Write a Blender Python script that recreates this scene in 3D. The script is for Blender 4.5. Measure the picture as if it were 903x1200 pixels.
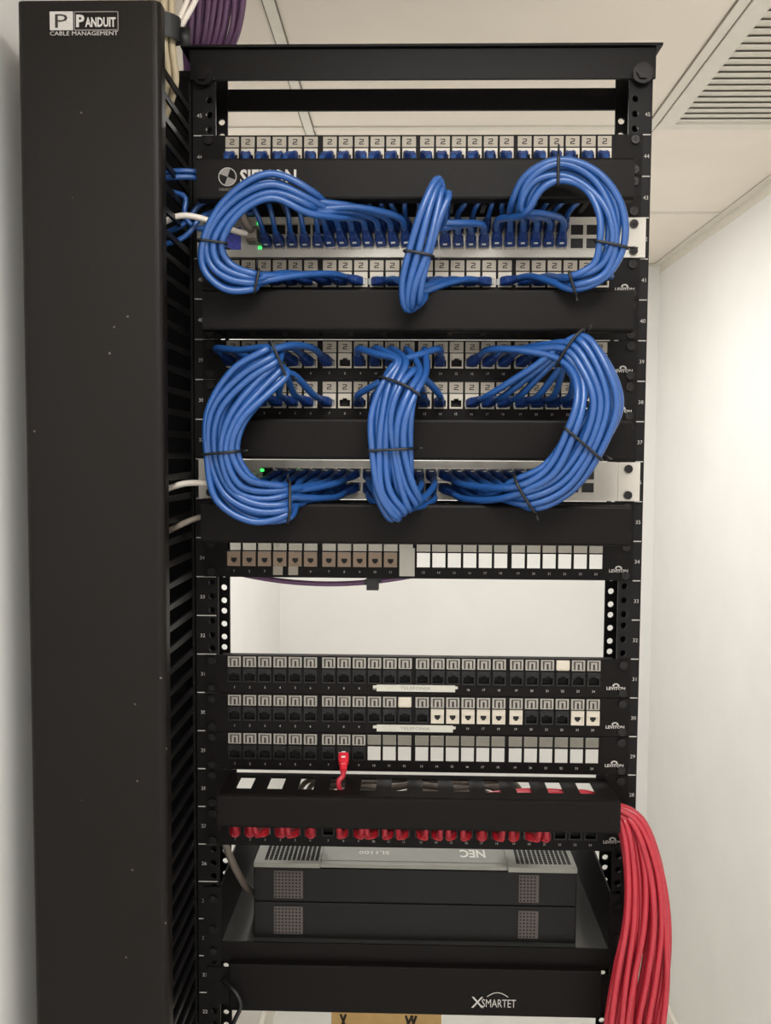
import bpy, bmesh, math, random
from mathutils import Vector, Matrix
random.seed(7)
scene = bpy.context.scene
for o in list(bpy.data.objects):
    bpy.data.objects.remove(o)
C = scene.collection

# ------------------------------------------------------------------ frame of reference
# millimetres: x right of the rack's centre line, y away from the viewer (0 = front of the rails),
# z measured from the lower edge of rack unit 45.  Z0 is that edge's height above the floor.
Z0 = 2046.0
U = 44.45
FLOOR = -Z0
CEIL = 232.0
XL, XR, YB, YF = -420.0, 757.0, 1905.0, -2150.0


def W(x, y, z):
    return Vector((x / 1000, y / 1000, (z + Z0) / 1000))


# ------------------------------------------------------------------ camera
cam_d = bpy.data.cameras.new('camera')
cam = bpy.data.objects.new('camera', cam_d)
C.objects.link(cam)
yaw, pitch, roll = -0.02568, -0.06391, 0.00617
F = Vector((math.sin(yaw) * math.cos(pitch), math.cos(yaw) * math.cos(pitch), math.sin(pitch)))
Rv = Vector((math.cos(yaw), -math.sin(yaw), 0))
Uv = Rv.cross(F)
R2 = math.cos(roll) * Rv + math.sin(roll) * Uv
U2 = -math.sin(roll) * Rv + math.cos(roll) * Uv
m = Matrix((R2, U2, -F)).transposed().to_4x4()
m.translation = W(-9.1, -1052.9, -346.4)
cam.matrix_world = m
cam_d.sensor_fit = 'VERTICAL'
cam_d.sensor_height = 36
cam_d.lens = 1100 / 1200 * 36
cam_d.clip_start = .02
scene.camera = cam

# ------------------------------------------------------------------ world, lamps, exposure
world = bpy.data.worlds.new('world')
scene.world = world
world.use_nodes = True
world.node_tree.nodes['Background'].inputs[0].default_value = (1, .97, .93, 1)
world.node_tree.nodes['Background'].inputs[1].default_value = 1.5
scene.view_settings.view_transform = 'Standard'
scene.view_settings.look = 'None'
scene.view_settings.gamma = 1
scene.view_settings.use_curve_mapping = False
scene.view_settings.exposure = 0.45
LAMPS = [  # x0, x1, y0, y1, watts
    (-145, 375, -1100, -556, 7.6),
    (-184, 226, 800, 1230, 5.6),
]
LAMP_COLOUR = (1.0, .98, .95)


# ------------------------------------------------------------------ materials
def lin(c):
    c = c / 255
    return c / 12.92 if c <= .04045 else ((c + .055) / 1.055) ** 2.4


def mat(name, rgb, rough=.5, metal=0.0, var=.12, scale=40, bump=0.0, spec=.5, coat=0.0):
    mt = bpy.data.materials.new(name)
    mt.use_nodes = True
    nt = mt.node_tree
    b = nt.nodes['Principled BSDF']
    tc = nt.nodes.new('ShaderNodeTexCoord')
    nz = nt.nodes.new('ShaderNodeTexNoise')
    nz.inputs['Scale'].default_value = scale
    nz.inputs['Detail'].default_value = 3
    nt.links.new(tc.outputs['Object'], nz.inputs['Vector'])
    rp = nt.nodes.new('ShaderNodeValToRGB')
    base = [lin(v) for v in rgb]
    rp.color_ramp.elements[0].position = .3
    rp.color_ramp.elements[1].position = .7
    rp.color_ramp.elements[0].color = [v * (1 - var) for v in base] + [1]
    rp.color_ramp.elements[1].color = [min(1, v * (1 + var)) for v in base] + [1]
    nt.links.new(nz.outputs['Fac'], rp.inputs['Fac'])
    nt.links.new(rp.outputs['Color'], b.inputs['Base Color'])
    b.inputs['Roughness'].default_value = rough
    b.inputs['Metallic'].default_value = metal
    b.inputs['Specular IOR Level'].default_value = spec
    b.inputs['Coat Weight'].default_value = coat
    if bump:
        bp = nt.nodes.new('ShaderNodeBump')
        bp.inputs['Strength'].default_value = bump
        bp.inputs['Distance'].default_value = .0006
        nt.links.new(nz.outputs['Fac'], bp.inputs['Height'])
        nt.links.new(bp.outputs['Normal'], b.inputs['Normal'])
    return mt


M = {
    'wall': mat('wall_paint', (238, 237, 234), .75, scale=6, var=.02, bump=.05),
    'ceiling': mat('ceiling_tile', (243, 234, 221), .85, scale=5, var=.02),
    'tbar': mat('tbar_enamel', (230, 224, 212), .5, var=.03),
    'seam': mat('ceiling_seam', (134, 126, 114), .8, var=.05),
    'vent': mat('vent_enamel', (224, 219, 206), .5, var=.03),
    'floor': mat('floor_vinyl', (232, 231, 226), .35, scale=14, var=.04),
    'skirt': mat('skirting_paint', (232, 228, 216), .45, var=.02),
    'black': mat('black_powder_coat', (13, 10, 9), .5, scale=220, var=.15, bump=.15, spec=.13),
    'rail': mat('black_rail_enamel', (12, 10, 10), .45, scale=160, var=.15, bump=.1, spec=.18),
    'blackplastic': mat('black_plastic', (14, 13, 13), .42, scale=90, var=.12, spec=.22),
    'matte': mat('matte_black', (10, 9, 9), .7, scale=90, var=.1, spec=.2),
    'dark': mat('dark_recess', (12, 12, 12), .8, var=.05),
    'print': mat('white_print', (176, 172, 168), .6, var=.1, scale=400),
    'whiteprint': mat('bright_print', (240, 238, 232), .5, var=.04, scale=400),
    'printgrey': mat('grey_print', (120, 116, 112), .6, var=.1, scale=400),
    'screw': mat('black_screw', (30, 28, 28), .3, metal=.6, var=.1),
    'paper': mat('paper_tab', (158, 150, 137), .6, var=.05),
    'ink': mat('dark_ink', (40, 34, 32), .7, var=.05),
    'smoke': mat('smoked_tab', (140, 136, 128), .25, var=.15, scale=150),
    'jackwhite': mat('white_jack', (188, 180, 166), .4, var=.05),
    'jackbeige': mat('beige_jack', (142, 120, 100), .45, var=.08),
    'jackblack': mat('black_jack', (16, 15, 15), .4, var=.1, spec=.3),
    'strip': mat('label_strip', (180, 178, 168), .5, var=.04),
    'switch': mat('switch_white', (188, 183, 174), .4, var=.03),
    'steel': mat('cage_steel', (150, 146, 138), .35, metal=.8, var=.08),
    'blue': mat('blue_jacket', (30, 73, 133), .34, var=.1, scale=25, coat=.12),
    'boot': mat('blue_boot', (20, 52, 112), .4, var=.1, scale=90),
    'red': mat('red_jacket', (166, 38, 52), .38, var=.08, scale=25, coat=.1),
    'redboot': mat('red_boot', (196, 34, 50), .4, var=.1, scale=90),
    'purple': mat('purple_jacket', (98, 66, 100), .45, var=.1, scale=25),
    'whitecable': mat('white_jacket', (218, 210, 200), .45, var=.05),
    'tan': mat('tan_jacket', (176, 162, 134), .5, var=.08),
    'greycable': mat('grey_jacket', (120, 110, 100), .5, var=.08),
    'clear': mat('clear_plug', (205, 208, 206), .15, var=.08),
    'tie': mat('black_tie', (16, 16, 18), .5, var=.1),
    'deck': mat('shelf_deck_black', (44, 45, 43), .22, var=.06, spec=.6),
    'greyplastic': mat('grey_plastic', (138, 139, 130), .45, var=.05),
    'card': mat('cardboard', (204, 168, 110), .8, scale=30, var=.08),
    'badge': mat('blue_badge', (44, 58, 170), .4, scale=700, var=.7),
    'mesh': mat('grille_brown', (74, 66, 62), .55, var=.1),
}


def led_mat():
    mt = bpy.data.materials.new('green_led')
    mt.use_nodes = True
    b = mt.node_tree.nodes['Principled BSDF']
    b.inputs['Base Color'].default_value = (.02, .6, .08, 1)
    b.inputs['Emission Color'].default_value = (.05, 1, .15, 1)
    b.inputs['Emission Strength'].default_value = 1.2
    return mt


def diffuser_mat():
    mt = bpy.data.materials.new('lamp_diffuser')
    mt.use_nodes = True
    b = mt.node_tree.nodes['Principled BSDF']
    b.inputs['Base Color'].default_value = (.9, .88, .84, 1)
    b.inputs['Emission Color'].default_value = (*LAMP_COLOUR, 1)
    b.inputs['Emission Strength'].default_value = 4
    return mt


def clear_tab_mat():
    mt = bpy.data.materials.new('clear_tab')
    mt.use_nodes = True
    nt = mt.node_tree
    nt.nodes.remove(nt.nodes['Principled BSDF'])
    tr = nt.nodes.new('ShaderNodeBsdfTransparent')
    nz = nt.nodes.new('ShaderNodeTexNoise')
    nz.inputs['Scale'].default_value = 60
    rp = nt.nodes.new('ShaderNodeValToRGB')
    rp.color_ramp.elements[0].color = (.55, .54, .51, 1)
    rp.color_ramp.elements[1].color = (.68, .67, .64, 1)
    nt.links.new(nz.outputs['Fac'], rp.inputs['Fac'])
    nt.links.new(rp.outputs['Color'], tr.inputs['Color'])
    nt.links.new(tr.outputs[0], nt.nodes['Material Output'].inputs[0])
    return mt


def cover_mat():
    """black painted sheet with scattered pale dust specks"""
    mt = mat('dusty_black_cover', (18, 14, 12), .45, scale=200, var=.12, bump=.1, spec=.2)
    nt = mt.node_tree
    b = nt.nodes['Principled BSDF']
    tc = [n for n in nt.nodes if n.type == 'TEX_COORD'][0]
    vo = nt.nodes.new('ShaderNodeTexVoronoi')
    vo.inputs['Scale'].default_value = 42
    nt.links.new(tc.outputs['Object'], vo.inputs['Vector'])
    ns = nt.nodes.new('ShaderNodeTexNoise')
    ns.inputs['Scale'].default_value = 9
    nt.links.new(tc.outputs['Object'], ns.inputs['Vector'])
    mm = nt.nodes.new('ShaderNodeMath')
    mm.operation = 'LESS_THAN'
    nt.links.new(vo.outputs['Distance'], mm.inputs[0])
    mm.inputs[1].default_value = .05
    m2 = nt.nodes.new('ShaderNodeMath')
    m2.operation = 'GREATER_THAN'
    nt.links.new(ns.outputs['Fac'], m2.inputs[0])
    m2.inputs[1].default_value = .5
    m3 = nt.nodes.new('ShaderNodeMath')
    m3.operation = 'MULTIPLY'
    nt.links.new(mm.outputs[0], m3.inputs[0])
    nt.links.new(m2.outputs[0], m3.inputs[1])
    mix = nt.nodes.new('ShaderNodeMix')
    mix.data_type = 'RGBA'
    rp = [n for n in nt.nodes if n.type == 'VALTORGB'][0]
    nt.links.new(m3.outputs[0], mix.inputs['Factor'])
    nt.links.new(rp.outputs['Color'], mix.inputs['A'])
    mix.inputs['B'].default_value = (.12, .11, .10, 1)
    nt.links.new(mix.outputs['Result'], b.inputs['Base Color'])
    return mt


M['led'] = led_mat()
M['diffuser'] = diffuser_mat()
M['cleartab'] = clear_tab_mat()
M['cover'] = cover_mat()


# ------------------------------------------------------------------ mesh helpers (millimetres)
class MB:
    def __init__(self):
        self.v, self.f, self.m = [], [], []

    def add(self, vs, fs, mi=0):
        o = len(self.v)
        self.v += [tuple(p) for p in vs]
        self.f += [tuple(i + o for i in f) for f in fs]
        self.m += [mi] * len(fs)
        return self

    def box(self, x0, x1, y0, y1, z0, z1, mi=0):
        vs = [(x, y, z) for z in (z0, z1) for y in (y0, y1) for x in (x0, x1)]
        fs = [(0, 2, 3, 1), (4, 5, 7, 6), (0, 1, 5, 4), (2, 6, 7, 3), (0, 4, 6, 2), (1, 3, 7, 5)]
        return self.add(vs, fs, mi)

    def prism(self, poly, x0, x1, mi=0):
        """closed (y, z) outline extruded along x"""
        n = len(poly)
        vs = [(x0, y, z) for y, z in poly] + [(x1, y, z) for y, z in poly]
        fs = [(i, (i + 1) % n, n + (i + 1) % n, n + i) for i in range(n)]
        fs += [tuple(range(n - 1, -1, -1)), tuple(range(n, 2 * n))]
        return self.add(vs, fs, mi)

    def loft(self, rings, mi=0, caps=True):
        n = len(rings[0])
        vs = [p for r in rings for p in r]
        fs = []
        for k in range(len(rings) - 1):
            for i in range(n):
                j = (i + 1) % n
                fs.append((k * n + i, k * n + j, (k + 1) * n + j, (k + 1) * n + i))
        if caps:
            fs += [tuple(range(n - 1, -1, -1)), tuple(range((len(rings) - 1) * n, len(rings) * n))]
        return self.add(vs, fs, mi)

    def disc(self, x, y0, y1, z, r, n=14, mi=0):
        rings = [[(x + r * math.cos(a * 2 * math.pi / n), y, z + r * math.sin(a * 2 * math.pi / n)) for a in range(n)]
                 for y in (y1, y0)]
        return self.loft(rings, mi)

    def tube(self, pts, r, n=8, mi=0, closed=False):
        pts = [Vector(p) for p in pts]
        cnt = len(pts)
        T = []
        for i in range(cnt):
            a = pts[(i - 1) % cnt] if closed or i > 0 else pts[i]
            b = pts[(i + 1) % cnt] if closed or i < cnt - 1 else pts[i]
            t = b - a
            T.append(t.normalized() if t.length > 1e-9 else Vector((0, 0, 1)))
        ref = Vector((0, 1, 0)) if abs(T[0].y) < .9 else Vector((1, 0, 0))
        nrm = (ref - T[0] * ref.dot(T[0])).normalized()
        rings = []
        for i in range(cnt):
            nrm = nrm - T[i] * nrm.dot(T[i])
            nrm = nrm.normalized() if nrm.length > 1e-6 else T[i].orthogonal().normalized()
            bn = T[i].cross(nrm)
            rings.append([pts[i] + r * (math.cos(2 * math.pi * k / n) * nrm + math.sin(2 * math.pi * k / n) * bn)
                          for k in range(n)])
        if closed:
            rings.append(rings[0])
            return self.loft(rings, mi, caps=False)
        return self.loft(rings, mi)

    def mesh(self, name, mats, smooth=False, bevel=0.0):
        me = bpy.data.meshes.new(name)
        me.from_pydata([(x / 1000, y / 1000, z / 1000) for x, y, z in self.v], [], self.f)
        for mt in (mats if isinstance(mats, (list, tuple)) else [mats]):
            me.materials.append(M[mt] if isinstance(mt, str) else mt)
        me.polygons.foreach_set('material_index', self.m)
        bm = bmesh.new()
        bm.from_mesh(me)
        bmesh.ops.recalc_face_normals(bm, faces=bm.faces)
        if bevel:
            ed = [e for e in bm.edges if len(e.link_faces) == 2 and e.calc_face_angle(0) > .6]
            bmesh.ops.bevel(bm, geom=ed, offset=bevel / 1000, segments=2, affect='EDGES', profile=.6)
        bm.to_mesh(me)
        bm.free()
        if smooth:
            me.polygons.foreach_set('use_smooth', [True] * len(me.polygons))
        me.update()
        return me

    def build(self, name, mats, parent=None, loc=(0, 0, 0), smooth=False, bevel=0.0):
        return place(name, self.mesh(name, mats, smooth, bevel), parent, loc)


def place(name, me, parent=None, loc=(0, 0, 0), rot=None, material=None):
    o = bpy.data.objects.new(name, me)
    C.objects.link(o)
    if parent is not None:
        o.parent = parent
        o.location = Vector(loc) / 1000
    else:
        o.location = W(*loc)
    if rot is not None:
        o.rotation_mode = 'QUATERNION'
        o.rotation_quaternion = rot
    if material:
        o.material_slots[0].link = 'OBJECT'
        o.material_slots[0].material = M[material]
    return o


def tag(o, label, cat, group=None):
    o['label'] = label
    o['category'] = cat
    if group:
        o['group'] = group
    return o


def thing(name, label, cat, loc, group=None):
    o = bpy.data.objects.new(name, None)
    o.empty_display_size = .02
    C.objects.link(o)
    o.location = W(*loc)
    return tag(o, label, cat, group)


def struct(o):
    o['kind'] = 'structure'
    return o


def grid_plate(mb, x0, x1, z0, z1, y0, y1, holes, mi=0):
    """sheet in the xz plane, y0 (front) to y1 (back), with rectangular holes (hx0,hx1,hz0,hz1)"""
    xs = sorted({x0, x1} | {h[0] for h in holes} | {h[1] for h in holes})
    zs = sorted({z0, z1} | {h[2] for h in holes} | {h[3] for h in holes})
    nx, nz = len(xs) - 1, len(zs) - 1
    solid = [[True] * nz for _ in range(nx)]
    for i in range(nx):
        cx = (xs[i] + xs[i + 1]) / 2
        for k in range(nz):
            cz = (zs[k] + zs[k + 1]) / 2
            for h in holes:
                if h[0] < cx < h[1] and h[2] < cz < h[3]:
                    solid[i][k] = False
                    break
    idx = {}
    vs, fs = [], []

    def P(i, k, s):
        if (i, k, s) not in idx:
            idx[(i, k, s)] = len(vs)
            vs.append((xs[i], (y0, y1)[s], zs[k]))
        return idx[(i, k, s)]
    for i in range(nx):
        for k in range(nz):
            if not solid[i][k]:
                continue
            fs.append((P(i, k, 0), P(i + 1, k, 0), P(i + 1, k + 1, 0), P(i, k + 1, 0)))
            fs.append((P(i, k, 1), P(i, k + 1, 1), P(i + 1, k + 1, 1), P(i + 1, k, 1)))
            for di, dk, a, b in ((-1, 0, (i, k), (i, k + 1)), (1, 0, (i + 1, k + 1), (i + 1, k)),
                                 (0, -1, (i + 1, k), (i, k)), (0, 1, (i, k + 1), (i + 1, k + 1))):
                ii, kk = i + di, k + dk
                if not (0 <= ii < nx and 0 <= kk < nz) or not solid[ii][kk]:
                    fs.append((P(*a, 0), P(*b, 0), P(*b, 1), P(*a, 1)))
    mb.add(vs, fs, mi)


def holed_strip(mb, x0, x1, zcuts, holes, y0, y1, r):
    """vertical flange with one round hole in each cell between successive zcuts"""
    n = 16
    for c in range(len(zcuts) - 1):
        zb, zt = zcuts[c + 1], zcuts[c]
        hx, hz = holes[c]
        vs, fs = [], []
        for y in (y0, y1):
            for k in range(n):
                a = 2 * math.pi * k / n
                vs.append((hx + r * math.cos(a), y, hz + r * math.sin(a)))
            for k in range(n):
                a = 2 * math.pi * k / n
                q = max(abs(math.cos(a)), abs(math.sin(a)))
                sx, sz = math.cos(a) / q, math.sin(a) / q
                vs.append((hx + sx * ((x1 - hx) if sx > 0 else (hx - x0)), y,
                           hz + sz * ((zt - hz) if sz > 0 else (hz - zb))))
        for k in range(n):
            j = (k + 1) % n
            fs.append((k, j, n + j, n + k))
            fs.append((2 * n + k, 3 * n + k, 3 * n + j, 2 * n + j))
            fs.append((k, 2 * n + k, 2 * n + j, j))
        fs_out = [(n + k, n + (k + 1) % n, 3 * n + (k + 1) % n, 3 * n + k) for k in range(n)]
        mb.add(vs, fs + fs_out)


_txt = {}


def text_polys(s, bold=0.0):
    """outline mesh of a string at size 1: (verts, faces), cached"""
    key = (s, bold)
    if key not in _txt:
        cu = bpy.data.curves.new('glyphs', 'FONT')
        cu.body = s
        cu.size = 1
        cu.offset = bold
        cu.resolution_u = 2
        ob = bpy.data.objects.new('glyphs', cu)
        C.objects.link(ob)
        dg = bpy.context.evaluated_depsgraph_get()
        me = ob.evaluated_get(dg).to_mesh()
        _txt[key] = ([tuple(v.co[:2]) for v in me.vertices], [tuple(p.vertices) for p in me.polygons])
        ob.evaluated_get(dg).to_mesh_clear()
        bpy.data.objects.remove(ob)
        bpy.data.curves.remove(cu)
    return _txt[key]


def text_into(mb, s, x, y, z, w=None, h=3.0, mi=0, centre=False, flip=False, plane='xz', bold=0.0):
    """print a string starting at (x, z), letters h tall (cap height), stretched to w wide if given"""
    vs, fs = text_polys(s, bold)
    x0, x1 = min(p[0] for p in vs), max(p[0] for p in vs)
    y0, y1 = min(p[1] for p in vs), max(p[1] for p in vs)
    sz = h / (y1 - y0)
    sx = w / (x1 - x0) if w else sz
    ox = -(x1 - x0) * sx / 2 if centre else 0
    out = []
    for p in vs:
        a, b = (p[0] - x0) * sx + ox, (p[1] - y0) * sz
        if flip:
            a, b = -a, -b
        out.append((x + a, y, z + b) if plane == 'xz' else (x + a, y + b, z))
    mb.add(out, fs, mi)


def ordinal(k):
    return ['first', 'second', 'third', 'fourth', 'fifth', 'sixth', 'seventh', 'eighth', 'ninth', 'tenth', 'eleventh',
            'twelfth', 'thirteenth', 'fourteenth', 'fifteenth', 'sixteenth', 'seventeenth', 'eighteenth', 'nineteenth',
            'twentieth', 'twenty-first', 'twenty-second', 'twenty-third', 'twenty-fourth'][k]


# ------------------------------------------------------------------ the room
def wall(name, *b):
    mb = MB().box(*b)
    return struct(mb.build(name, 'wall'))


struct(MB().box(XL - 80, XR + 80, YF - 80, YB + 80, FLOOR - 60, FLOOR).build('floor', 'floor'))
wall('wall_left', XL - 80, XL, YF, YB, FLOOR, CEIL + 60)
wall('wall_right', XR, XR + 80, YF, YB, FLOOR, CEIL + 60)
wall('wall_back', XL - 80, XR + 80, YB, YB + 80, FLOOR, CEIL + 60)
struct(MB().box(XL - 80, -240, YF - 80, YF, FLOOR, CEIL + 60).box(660, XR + 80, YF - 80, YF, FLOOR, CEIL + 60).box(
    -240, 660, YF - 80, YF, FLOOR + 2060, CEIL + 60).build('wall_front', 'wall'))  # unseen doorway added so world light enters behind the camera as frontal fill
struct(MB().box(-300, -240, YF, YF + 12, FLOOR, FLOOR + 2120).box(660, 720, YF, YF + 12, FLOOR, FLOOR + 2120).box(
    -240, 660, YF, YF + 12, FLOOR + 2060, FLOOR + 2120).build('trim_4', 'skirt', bevel=2))  # casing around the added doorway, out of view
for nm, b in (('left', (XL, XL + 14, YF, YB)), ('right', (XR - 14, XR, YF, YB)),
              ('back', (XL + 14, XR - 14, YB - 14, YB))):
    struct(MB().box(*b, FLOOR, FLOOR + 104).build('baseboard_' + nm, 'skirt', bevel=3))
ceil = struct(MB().box(XL - 80, XR + 80, YF, YB, CEIL + 26, CEIL + 60).build('ceiling', 'ceiling'))
XC = [XL, -196, 414, XR]
YC = [YF, -1728, -1128, -528, 72, 672, 1275, YB]
lamp_cells = {(1, 2), (1, 5)}
for i in range(3):
    for k in range(7):
        if (i, k) in lamp_cells or (i, k) == (2, 4):
            continue
        MB().box(XC[i] + 1, XC[i + 1] - 1, YC[k] + 1, YC[k + 1] - 1, CEIL + 3, CEIL + 20).build(
            'ceiling_tile', 'ceiling', ceil)
for x in XC[1:3]:
    MB().box(x - 7.5, x + 7.5, YF, YB, CEIL, CEIL + 3).box(x - 9.4, x - 7.5, YF, YB, CEIL + .8, CEIL + 3, 1).box(
        x + 7.5, x + 9.4, YF, YB, CEIL + .8, CEIL + 3, 1).build('ceiling_tee', ['tbar', 'seam'], ceil)
for y in YC[1:-1]:
    for i in range(3):
        a, b = XC[i] + 9.5, XC[i + 1] - 9.5
        MB().box(a, b, y - 7.5, y + 7.5, CEIL, CEIL + 3).box(a, b, y + 7.5, y + 9.6, CEIL + .8, CEIL + 3, 1).build(
            'ceiling_tee', ['tbar', 'seam'], ceil)
struct(MB().box(XR - 22, XR, YF, YB, CEIL - 1, CEIL + 1).box(XR - 2, XR, YF, YB, CEIL - 22, CEIL - 1).build('trim_1', 'tbar'))
struct(MB().box(XL, XL + 22, YF, YB, CEIL - 1, CEIL + 1).box(XL, XL + 2, YF, YB, CEIL - 22, CEIL - 1).build('trim_2', 'tbar'))
struct(MB().box(XL + 22, XR - 22, YB - 22, YB, CEIL - 1, CEIL + 1).build('trim_3', 'tbar'))

# louvred ceiling vent in the tile by the right wall
vx0, vx1, vy0, vy1 = 424, XR - 24, 82, 662
vent = thing('ceiling_vent', 'cream louvred air vent set in the ceiling beside the right wall', 'vent', (vx0, vy0, CEIL))
vw, vd = vx1 - vx0, vy1 - vy0
fr = 28
MB().box(0, fr, 0, vd, -2, 3).box(vw - fr, vw, 0, vd, -2, 3).box(fr, vw - fr, 0, 22, -2, 3).box(
    fr, vw - fr, vd - 14, vd, -2, 3).build('frame', 'tbar', vent, bevel=.8)
MB().box(2, vw - 2, 2, vd - 2, 7, 9).build('back_pan', 'vent', vent)
sl = MB().prism([(0, 0), (1.8, -.4), (25.4, 2.6), (24.2, 3.4)], fr, vw - fr).mesh('slat', 'vent')
n = int((vd - 40) / 25)
for k in range(n + 1):
    place('slat', sl, vent, (0, 20 + k * 25, 0))

# recessed ceiling lamps
for i, (x0, x1, y0, y1, w) in enumerate(LAMPS):
    lab = ['recessed square ceiling lamp above the viewer', 'recessed square ceiling lamp behind the rack'][i]
    t = thing('ceiling_lamp', lab, 'lamp', (x0, y0, CEIL))
    a, d = x1 - x0, y1 - y0
    X0, X1 = XC[1] + 9 - x0, XC[2] - 9 - x0
    Y0, Y1 = [YC[2], YC[5]][i] + 9 - y0, [YC[3], YC[6]][i] - 9 - y0
    MB().box(X0, 0, Y0, Y1, 3, 14).box(a, X1, Y0, Y1, 3, 14).box(0, a, Y0, 0, 3, 14).box(0, a, d, Y1, 3, 14).build('frame', 'ceiling', t)
    MB().box(0, a, 0, d, 6, 8).build('diffuser', 'diffuser', t)
    ld = bpy.data.lights.new('lamp_light', 'AREA')
    ld.shape = 'RECTANGLE'
    ld.size, ld.size_y = a / 1000, d / 1000
    ld.energy = w
    ld.color = LAMP_COLOUR
    lo = bpy.data.objects.new('lamp_light', ld)
    C.objects.link(lo)
    lo.parent = t
    lo.location = (a / 2000, d / 2000, .002)

# ------------------------------------------------------------------ the two-post rack
rack = thing('equipment_rack', 'tall black two-post equipment rack holding panels, switches and cables', 'rack', (0, 0, FLOOR))
RB = (0, 0, Z0)     # child offset so that local mm = scene mm


def uz(i):
    return -i * U


hz = []
for n in range(-1, 43):
    for o in (6.35, 22.25, 38.1):
        hz.append(-n * U - o)
cuts = [hz[0] + 6.35] + [(hz[i] + hz[i + 1]) / 2 for i in range(len(hz) - 1)] + [hz[-1] - 6.35]
for s in (-1, 1):
    mb = MB()
    for y in (0, 69):
        x0, x1 = sorted((s * 225.5, s * 251))
        holed_strip(mb, x0, x1, cuts, [(s * 232.6, z) for z in hz], y, y + 3, 3.6)
        mb.box(x0, x1, y, y + 3, cuts[0], 90)
        mb.box(x0, x1, y, y + 3, FLOOR + 5, cuts[-1])
    x0, x1 = sorted((s * 248, s * 251))
    mb.box(x0, x1, 3, 69, FLOOR + 5, 90)
    rail = mb.build('rail', 'rail', rack, RB)
    a, b = (-250, -228) if s < 0 else (241.5, 250)
    mark_me = MB().box(a, b, -.25, 0, -.55, .55).mesh('unit_mark', 'print')
    for i in range(0, 26):
        place('unit_mark', mark_me, rail, (0, 0, uz(i)))
        nb = MB()
        text_into(nb, str(45 - i), s * 243.5 if s < 0 else 246, -.3, -25 + U, h=4.2, centre=True)
        nb.build('unit_number', 'print', rail, (0, 0, uz(i)))
for y0, y1, yf in ((-4, 0, -6), (72, 76, 44)):
    name = 'top_angle'
    z0, z1 = (57, 92) if y0 < 0 else (52, 92)
    mb = MB()
    if y0 < 0:
        mb.box(-253, 253, -4, 0, 58, 91)
        mb.box(-262, 259, -9, 34, 91, 94)
    else:
        mb.box(-251, 251, 72, 76, 52, 77)
        mb.box(-251, 251, 76, 108, 74, 77)
    mb.build(name, 'rail', rack, RB, bevel=.8)
bolt = MB().disc(0, -6, 0, 0, 11, 20).disc(0, -9, -6, 0, 7.5, 6).mesh('bolt', 'screw')
for x in (-238, 238):
    place('bolt', bolt, rack, (x, -4, Z0 + 62))
for y0, y1 in ((-90, 0), (72, 162)):
    MB().box(-260, 260, y0, y1, FLOOR, FLOOR + 6).box(-260, 260, *((-6, 0) if y0 < 0 else (72, 78)), FLOOR + 6, FLOOR + 90).build(
        'base_angle', 'rail', rack, RB)

# ------------------------------------------------------------------ vertical cable manager at the left
vm = thing('vertical_cable_manager', 'tall black vertical cable manager with a plain front cover left of the rack', 'cable manager', (-318, 0, FLOOR))
VB = (318, 0, Z0)
MB().box(-384, -256, 56, 60, FLOOR + 10, 92).build('back_panel', 'matte', vm, VB)
MB().box(-384, -381, -134, 56, FLOOR + 10, 74).build('side_panel', 'rail', vm, VB)
MB().box(-256, -253, 2, 56, FLOOR + 10, 60).build('spine', 'matte', vm, VB)
r = 7
prof = []
for cx, cy, a0 in ((-247 - r, -150 + r, 0), (-383 + r, -150 + r, -90)):
    for q in range(6):
        a = math.radians(a0 - 90 * q / 5)
        prof.append((cx + r * math.cos(a), cy + r * math.sin(a)))
outer = [(-247, -132)] + prof + [(-383, -132)]
inner = [(-381, -132), (-381, -145), (-378, -148), (-252, -148), (-249, -145), (-249, -132)]
poly = outer + inner
mb = MB()
nn = len(poly)
z0, z1 = FLOOR + 30, 75
vs = [(x, y, z0) for x, y in poly] + [(x, y, z1) for x, y in poly]
mb.add(vs, [(i, (i + 1) % nn, nn + (i + 1) % nn, nn + i) for i in range(nn)])
mb.box(-381, -249, -147, -132, z1 - 2, z1)
mb.box(-381, -249, -147, -132, z0, z0 + 2)
# end rims
cov = mb.build('cover', 'cover', vm, VB)
lg = MB()
lg.box(-351, -329, -150.5, -150, 48, 65, 0)
text_into(lg, 'P', -340, -150.7, 50, w=12, h=12.5, mi=1, centre=True)
for b in ((-328, -286, 64.2, 65), (-328, -286, 47.6, 48.4), (-328, -327.2, 48, 65), (-286.8, -286, 48, 65)):
    lg.box(b[0], b[1], -150.5, -150, b[2], b[3], 2)
text_into(lg, 'P', -326, -150.6, 50.5, w=8, h=11.5, bold=.035)
text_into(lg, 'ANDUIT', -317.5, -150.6, 50.5, w=29, h=9, bold=.035)
text_into(lg, 'CABLE MANAGEMENT', -351, -150.6, 43, w=64.5, h=3.8)
lg.build('brand_mark', ['print', 'ink', 'printgrey'], cov)
fm = MB().prism([(0, -4), (0, 4), (-104, 3), (-112, 8), (-118, 8), (-118, -8), (-112, -8), (-104, -3)], -1.5, 1.5).mesh('finger', 'blackplastic', bevel=.6)
for k in range(48):
    place('finger', fm, vm, (-254 + 318, -8, Z0 + 26 - 22.2 * k))

# ------------------------------------------------------------------ shared small pieces
screw_me = MB().disc(0, -3, 0, 0, 4.6, 14).box(-3, 3, -3.25, -3, -.5, .5, 1).box(-.5, .5, -3.3, -3, -3, 3, 1).mesh('screw', ['screw', 'dark'])


def screws(t, y=-2, zs=(-6.35, -38.1), xs=(-232.6, 232.6)):
    for x in xs:
        for z in zs:
            place('screw', screw_me, t, (x, y, z))


PORTX = [g + 17.35 * j for g in (-214.5, -107.0, -0.6, 105.6) for j in range(6)]     # left edges
PC = [x + 7.5 for x in PORTX]

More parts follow.
